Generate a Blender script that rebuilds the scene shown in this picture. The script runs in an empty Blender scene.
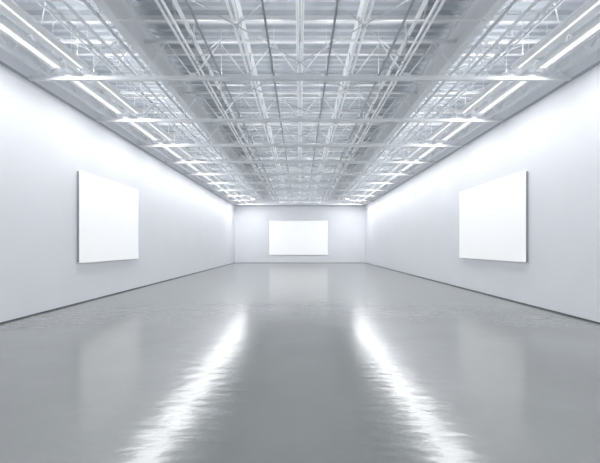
import bpy, math, random
from mathutils import Vector, Matrix
random.seed(4)
S=bpy.context.scene
S.view_settings.view_transform='Standard'
S.view_settings.look='None'
HW=6.15; YB=37.6; YF=-4.0; ZT=5.36; ZD=6.75
# ---------------- materials
def mat(name,col,rough=0.6,metal=0.0,noise=0.0,nscale=3.0,bump=0.0,bscale=20,spec=0.5,emit=None,es=0):
    m=bpy.data.materials.new(name); m.use_nodes=True
    nt=m.node_tree; b=nt.nodes['Principled BSDF']
    b.inputs['Base Color'].default_value=(*col,1); b.inputs['Roughness'].default_value=rough
    b.inputs['Metallic'].default_value=metal; b.inputs['Specular IOR Level'].default_value=spec
    tc=nt.nodes.new('ShaderNodeTexCoord')
    if noise>0:
        n=nt.nodes.new('ShaderNodeTexNoise'); n.inputs['Scale'].default_value=nscale; n.inputs['Detail'].default_value=6
        nt.links.new(tc.outputs['Object'],n.inputs['Vector'])
        r=nt.nodes.new('ShaderNodeMapRange'); r.inputs[1].default_value=0.3; r.inputs[2].default_value=0.7
        r.inputs[3].default_value=1-noise; r.inputs[4].default_value=1+noise
        nt.links.new(n.outputs['Fac'],r.inputs[0])
        mx=nt.nodes.new('ShaderNodeVectorMath'); mx.operation='SCALE'; mx.inputs[0].default_value=col
        nt.links.new(r.outputs[0],mx.inputs['Scale']); nt.links.new(mx.outputs[0],b.inputs['Base Color'])
    if bump>0:
        mp=nt.nodes.new('ShaderNodeMapping'); mp.inputs['Scale'].default_value=(.6,1.3,1)
        nt.links.new(tc.outputs['Object'],mp.inputs['Vector'])
        n2=nt.nodes.new('ShaderNodeTexNoise'); n2.inputs['Scale'].default_value=bscale; n2.inputs['Detail'].default_value=3
        nt.links.new(mp.outputs[0],n2.inputs['Vector'])
        bp=nt.nodes.new('ShaderNodeBump'); bp.inputs['Strength'].default_value=1; bp.inputs['Distance'].default_value=bump
        nt.links.new(n2.outputs['Fac'],bp.inputs['Height']); nt.links.new(bp.outputs[0],b.inputs['Normal'])
    if emit:
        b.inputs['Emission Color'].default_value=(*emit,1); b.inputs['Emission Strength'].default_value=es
    return m
M_wall=mat('wall_paint',(0.86,0.87,0.905),0.75,noise=0.012,nscale=0.8)
M_floor=mat('polished_concrete',(0.245,0.255,0.25),0.16,noise=0.07,nscale=0.7,bump=0.004,bscale=5,spec=0.8)
M_deck=mat('corrugated_deck',(0.55,0.58,0.62),0.5,noise=0.04,nscale=1.5)
M_steel=mat('painted_steel',(0.84,0.855,0.875),0.4,noise=0.03,nscale=4)
M_steel2=mat('grey_steel',(0.45,0.47,0.50),0.4,noise=0.03,nscale=4)
M_canvas=mat('glowing_white_canvas',(0.95,0.95,0.955),0.6,noise=0.005,emit=(1,1,1),es=0.25)  # emission put in to make the canvases whiter; they are no light source
M_frame=mat('canvas_frame',(0.35,0.36,0.38),0.5,noise=0.02)
M_dark=mat('dark_trim',(0.09,0.095,0.10),0.6,noise=0.03)
M_lamp=mat('lamp_diffuser',(0.95,0.95,0.95),0.4,noise=0.005,emit=(1,1,1),es=0.7)
M_duct=mat('white_sheet_metal',(0.84,0.855,0.88),0.45,noise=0.03)
# ---------------- mesh builder
class MB:
    def __init__(s): s.v=[];s.f=[];s.mi=[];s.mats=[]
    def m(s,mt):
        if mt not in s.mats: s.mats.append(mt)
        return s.mats.index(mt)
    def box(s,x0,x1,y0,y1,z0,z1,mt):
        i=len(s.v); s.v+=[(x,y,z) for z in(z0,z1) for y in(y0,y1) for x in(x0,x1)]
        k=s.m(mt)
        for f in [(0,2,3,1),(4,5,7,6),(0,1,5,4),(2,6,7,3),(0,4,6,2),(1,3,7,5)]:
            s.f.append(tuple(i+a for a in f)); s.mi.append(k)
    def rod(s,a,b,r,mt,n=6,sx=1):
        a=Vector(a);b=Vector(b);d=(b-a).normalized()
        u=d.cross(Vector((0,0,1)))
        if u.length<1e-3:u=Vector((1,0,0))
        u.normalize();w=d.cross(u);i=len(s.v);k=s.m(mt)
        for p in(a,b):
            for j in range(n):
                t=2*math.pi*(j+.5)/n; s.v.append(tuple(p+u*math.cos(t)*r+w*math.sin(t)*r))
        for j in range(n):
            j2=(j+1)%n; s.f.append((i+j,i+j2,i+n+j2,i+n+j)); s.mi.append(k)
        s.f.append(tuple(i+j for j in range(n))[::-1]); s.f.append(tuple(i+n+j for j in range(n))); s.mi+=[k,k]
    def obj(s,name,parent=None):
        me=bpy.data.meshes.new(name); me.from_pydata(s.v,[],s.f)
        for q in s.mats: me.materials.append(q)
        me.polygons.foreach_set('material_index',s.mi); me.update()
        o=bpy.data.objects.new(name,me); S.collection.objects.link(o)
        if parent:o.parent=parent
        return o
def simple(name,x0,x1,y0,y1,z0,z1,mt):
    b=MB(); b.box(x0,x1,y0,y1,z0,z1,mt); return b.obj(name)
def area(parent,loc,up,sx,sy,e,col=(.975,.988,1),tilt=0,rx=0):
    L=bpy.data.lights.new('lamp_and_fill_light','AREA'); L.shape='RECTANGLE'; L.size=sx; L.size_y=sy; L.energy=e; L.color=col
    lo=bpy.data.objects.new('lamp_and_fill_light',L); S.collection.objects.link(lo); lo.parent=parent
    lo.location=loc; lo.rotation_euler=(math.pi if up else rx,tilt,0)
# ---------------- shell
simple('floor',-HW-.2,HW+.2,YF-.2,YB+.2,-.2,0,M_floor)
simple('wall_left',-HW-.2,-HW,YF,YB,0,ZD+.1,M_wall)
simple('wall_right',HW,HW+.2,YF,YB,0,ZD+.1,M_wall)
simple('wall_back',-HW-.2,HW+.2,YB,YB+.2,0,ZD+.1,M_wall)
simple('wall_front',-HW-.2,HW+.2,YF-.2,YF,0,ZD+.1,M_wall)
simple('baseboard_left',-HW,-HW+.012,YF,YB,0,.03,M_dark)
simple('baseboard_right',HW-.012,HW,YF,YB,0,.03,M_dark)
simple('baseboard_back',-HW+.012,HW-.012,YB-.012,YB,0,.045,M_frame)
simple('trim_1',-HW,-HW+.03,YF,YB,ZT-.02,ZT+.03,M_steel2)
simple('trim_2',HW-.03,HW,YF,YB,ZT-.02,ZT+.03,M_steel2)
simple('trim_3',-HW+.03,HW-.03,YB-.03,YB,ZT-.02,ZT+.05,M_steel2)
b=MB();k=b.m(M_deck);P=.30;y=YF;prof=[]
while y<YB-.01:
    prof+=[(y,ZD),(y+.13,ZD),(y+.17,ZD+.07),(y+.26,ZD+.07)]; y+=P
prof.append((YB+.1,ZD))
for (yy,zz) in prof: b.v+=[(-HW-.1,yy,zz),(HW+.1,yy,zz)]
for i in range(len(prof)-1):
    b.f.append((2*i,2*i+2,2*i+3,2*i+1)); b.mi.append(k)
b.box(-HW-.2,HW+.2,YF-.2,YB+.2,ZD+.12,ZD+.25,M_deck)
b.obj('ceiling')
R=bpy.data.objects.new('roof_truss_framework',None); S.collection.objects.link(R)
Y0=YF+.02; Y1=YB-.04
# ---------------- transverse trusses
ys=[9.06+3.03*i for i in range(-4,10)]
xs_long=[-2.4,-1.2,0,1.2,2.4]
for yy in ys:
    b=MB()
    b.box(-HW+.03,HW-.03,yy-.045,yy+.045,ZT-.01,ZT+.03,M_steel)
    b.box(-HW+.03,HW-.03,yy-.012,yy+.012,ZT+.03,ZT+.09,M_steel)
    zt=ZT+.85
    b.box(-HW+.03,HW-.03,yy-.04,yy+.04,zt,zt+.05,M_steel)
    n=10;w=2*(HW-.1)/n
    for i in range(n):
        x0=-HW+.1+i*w
        b.rod((x0,yy,ZT+.06),(x0+w/2,yy,zt),.015,M_steel)
        b.rod((x0+w/2,yy,zt),(x0+w,yy,ZT+.06),.015,M_steel)
        if i%2==0: b.box(x0+w-.07,x0+w+.07,yy-.02,yy+.02,ZT,ZT+.16,M_steel)
    for x in(-4.8,-3.6,-2.4,0,2.4,3.6,4.8): b.rod((x,yy,zt),(x,yy,ZD-.01),.022,M_steel)
    b.obj('transverse_truss',R)
for yy in [YF+.8+1.515*i for i in range(27)]:
    b=MB(); b.box(-HW+.01,HW-.01,yy-.05,yy+.05,ZD-.16,ZD-.14,M_steel); b.box(-HW+.01,HW-.01,yy-.01,yy+.01,ZD-.14,ZD-.005,M_steel); b.obj('purlin',R)
for x in xs_long:
    b=MB(); z0=ZT+.42; z1=ZT+.9
    for s in(-1,1): b.rod((x+s*.05,Y0,z0),(x+s*.05,Y1,z0),.026,M_steel,8)
    b.box(x-.04,x+.04,Y0,Y1,z1,z1+.04,M_steel)
    y=Y0
    while y<YB-1.6:
        if abs(x)!=1.2:
            b.rod((x,y,z0),(x,y+.75,z1),.012,M_steel2,5); b.rod((x,y+.75,z1),(x,y+1.515,z0),.012,M_steel2,5)
        else: b.rod((x,y,z0),(x,y,z1),.012,M_steel2,5)
        y+=1.515
    b.obj('longitudinal_joist',R)
# made-up slim uplight channels between joists, added to brighten the ceiling
for x in(-1.8,-.6,.6,1.8):
    b=MB(); z=ZT+.12
    b.box(x-.018,x+.018,Y0,Y1,z,z+.03,M_steel2)
    for yy in ys: b.rod((x,yy+.1,z+.03),(x,yy+.1,ZD-.16),.006,M_steel,5)
    o=b.obj('added_fill_uplight')
    for i in range(5):
        l=(Y1-Y0)/5; area(o,(x,Y0+l*(i+.5),z+.04),True,.03,l-.2,22)
for s in(-1,1):
    b=MB(); x=s*3.55
    b.box(x-.09,x+.09,Y0,Y1,ZT+.55,ZT+.58,M_steel); b.box(x-.015,x+.015,Y0,Y1,ZT+.58,ZD-.2,M_duct); b.box(x-.09,x+.09,Y0,Y1,ZD-.2,ZD-.16,M_steel)
    b.obj('girder',R)
b=MB();zb=ZT+.40
for i in range(len(ys)-1):
    y0,y1=ys[i],ys[i+1]
    for xa in(-2.4,0):
        b.rod((xa,y0,zb),(xa+2.4,y1,zb),.011,M_steel2,5); b.rod((xa+2.4,y0,zb),(xa,y1,zb),.011,M_steel2,5)
    for s in(-1,1):
        zc=ZT+1.12
        b.rod((s*3.57,y0,zc),(s*5.9,y1,zc),.014,M_steel,5); b.rod((s*5.9,y0,zc),(s*3.57,y1,zc),.014,M_steel,5)
    b.rod((-3.5,(y0+y1)/2,zb+.1),(3.5,(y0+y1)/2,zb+.1),.02,M_steel,6)
b.obj('cross_bracing',R)
for s in(-1,1):
    b=MB(); x=s*5.8
    b.box(x-.05,x+.05,Y0,Y1,ZT+.12,ZT+.17,M_steel); b.box(x-.05,x+.05,Y0,Y1,ZT+.8,ZT+.85,M_steel)
    y=Y0
    while y<YB-1.3:
        b.rod((x,y,ZT+.15),(x,y+.6,ZT+.8),.02,M_steel); b.rod((x,y+.6,ZT+.8),(x,y+1.2,ZT+.15),.02,M_steel)
        b.rod((x,y+.03,ZT+.15),(s*(HW-.04),y+.03,ZT+.6),.02,M_steel); y+=1.2
    b.obj('edge_truss',R)
    b=MB(); x=s*4.1; z=ZT+.3
    for d in(-.14,.14): b.box(x+d-.01,x+d+.01,Y0,Y1,z,z+.07,M_duct)
    y=YF+.1
    while y<YB-.1: b.box(x-.14,x+.14,y,y+.03,z,z+.015,M_duct); y+=.3
    for yy in ys: b.rod((x-.14,yy+.3,z),(x-.14,yy+.3,ZD-.01),.008,M_steel,5); b.rod((x+.14,yy+.3,z),(x+.14,yy+.3,ZD-.01),.008,M_steel,5)
    b.obj('cable_tray',R)
    b=MB()
    for (px,pz,r) in((5.62,ZT+.45,.03),(4.5,ZT+.45,.022),(3.85,ZT+.62,.04)):
        b.rod((s*px,Y0,pz),(s*px,Y1,pz),r,M_duct,10)
        for yy in ys: b.rod((s*px,yy,pz),(s*px,yy,ZT+.87),.008,M_steel,5)
    b.obj('ceiling_pipes',R)
# linear lamps, one per bay and side; second head added to widen floor streaks
XA,XB=4.85,5.38
for s in(-1,1):
    for i in range(len(ys)-1):
        y0=ys[i]+.15;y1=ys[i+1]-.15; l=y1-y0-.1; ym=(y0+y1)/2; z=ZT+.2
        b=MB()
        for yy in(y0+.3,y1-.3): b.box(min(s*XA,s*XB),max(s*XA,s*XB),yy-.02,yy+.02,z+.05,z+.08,M_duct)
        for x in(s*XA,s*XB):
            b.box(x-.17,x+.17,y0,y1,z,z+.05,M_duct)
            if abs(x)>5: b.box(x-.06,x+.06,y0+.04,y1-.04,z-.015,z,M_lamp)
            else: b.box(x-.02,x+.02,y0+.04,y1-.04,z-.015,z,M_lamp)
            for yy in(y0+.2,y1-.2): b.rod((x,yy,z+.05),(x,yy,ZD-.01),.007,M_steel,5)
        o=b.obj('linear_lamp')
        area(o,(s*XA,ym,z-.08),False,.36,l,29,tilt=s*.35)
        area(o,(s*XB,ym,z-.08),False,.36,l,27,tilt=s*.2)
        area(o,(s*XA,ym,z+.09),True,.24,l,22)
        if i==len(ys)-2: area(o,(s*4.0,ym-.6,z-.075),False,.3,1.5,45,rx=.7)  # added light with no fixture of its own, brightens the back wall
# ---------------- blank canvases
def canvas(axis,side,a0,a1,z0,z1,t=.09):
    b=MB(); e=.02
    if axis=='x':
        w=side*HW
        lo,hi=sorted((w,w-side*(t-.012))); b.box(lo,hi,a0+e,a1-e,z0+e,z1-e,M_frame)
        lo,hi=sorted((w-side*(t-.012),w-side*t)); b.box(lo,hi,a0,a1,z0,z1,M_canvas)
    else:
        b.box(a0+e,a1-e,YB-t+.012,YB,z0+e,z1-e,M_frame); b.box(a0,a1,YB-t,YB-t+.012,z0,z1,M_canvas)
    return b.obj('blank_wall_canvas')
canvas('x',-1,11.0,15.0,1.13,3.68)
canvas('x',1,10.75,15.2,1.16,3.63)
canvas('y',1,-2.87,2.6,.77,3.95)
W=bpy.data.worlds.new('world'); S.world=W; W.use_nodes=True
W.node_tree.nodes['Background'].inputs[0].default_value=(.8,.87,1,1); W.node_tree.nodes['Background'].inputs[1].default_value=.6
c=bpy.data.cameras.new('camera'); c.lens=24; c.sensor_width=36; c.shift_y=14.5/600; c.clip_end=200
co=bpy.data.objects.new('camera',c); S.collection.objects.link(co); co.location=(0,0,1.6); co.rotation_euler=(math.pi/2,0,0)
S.camera=co
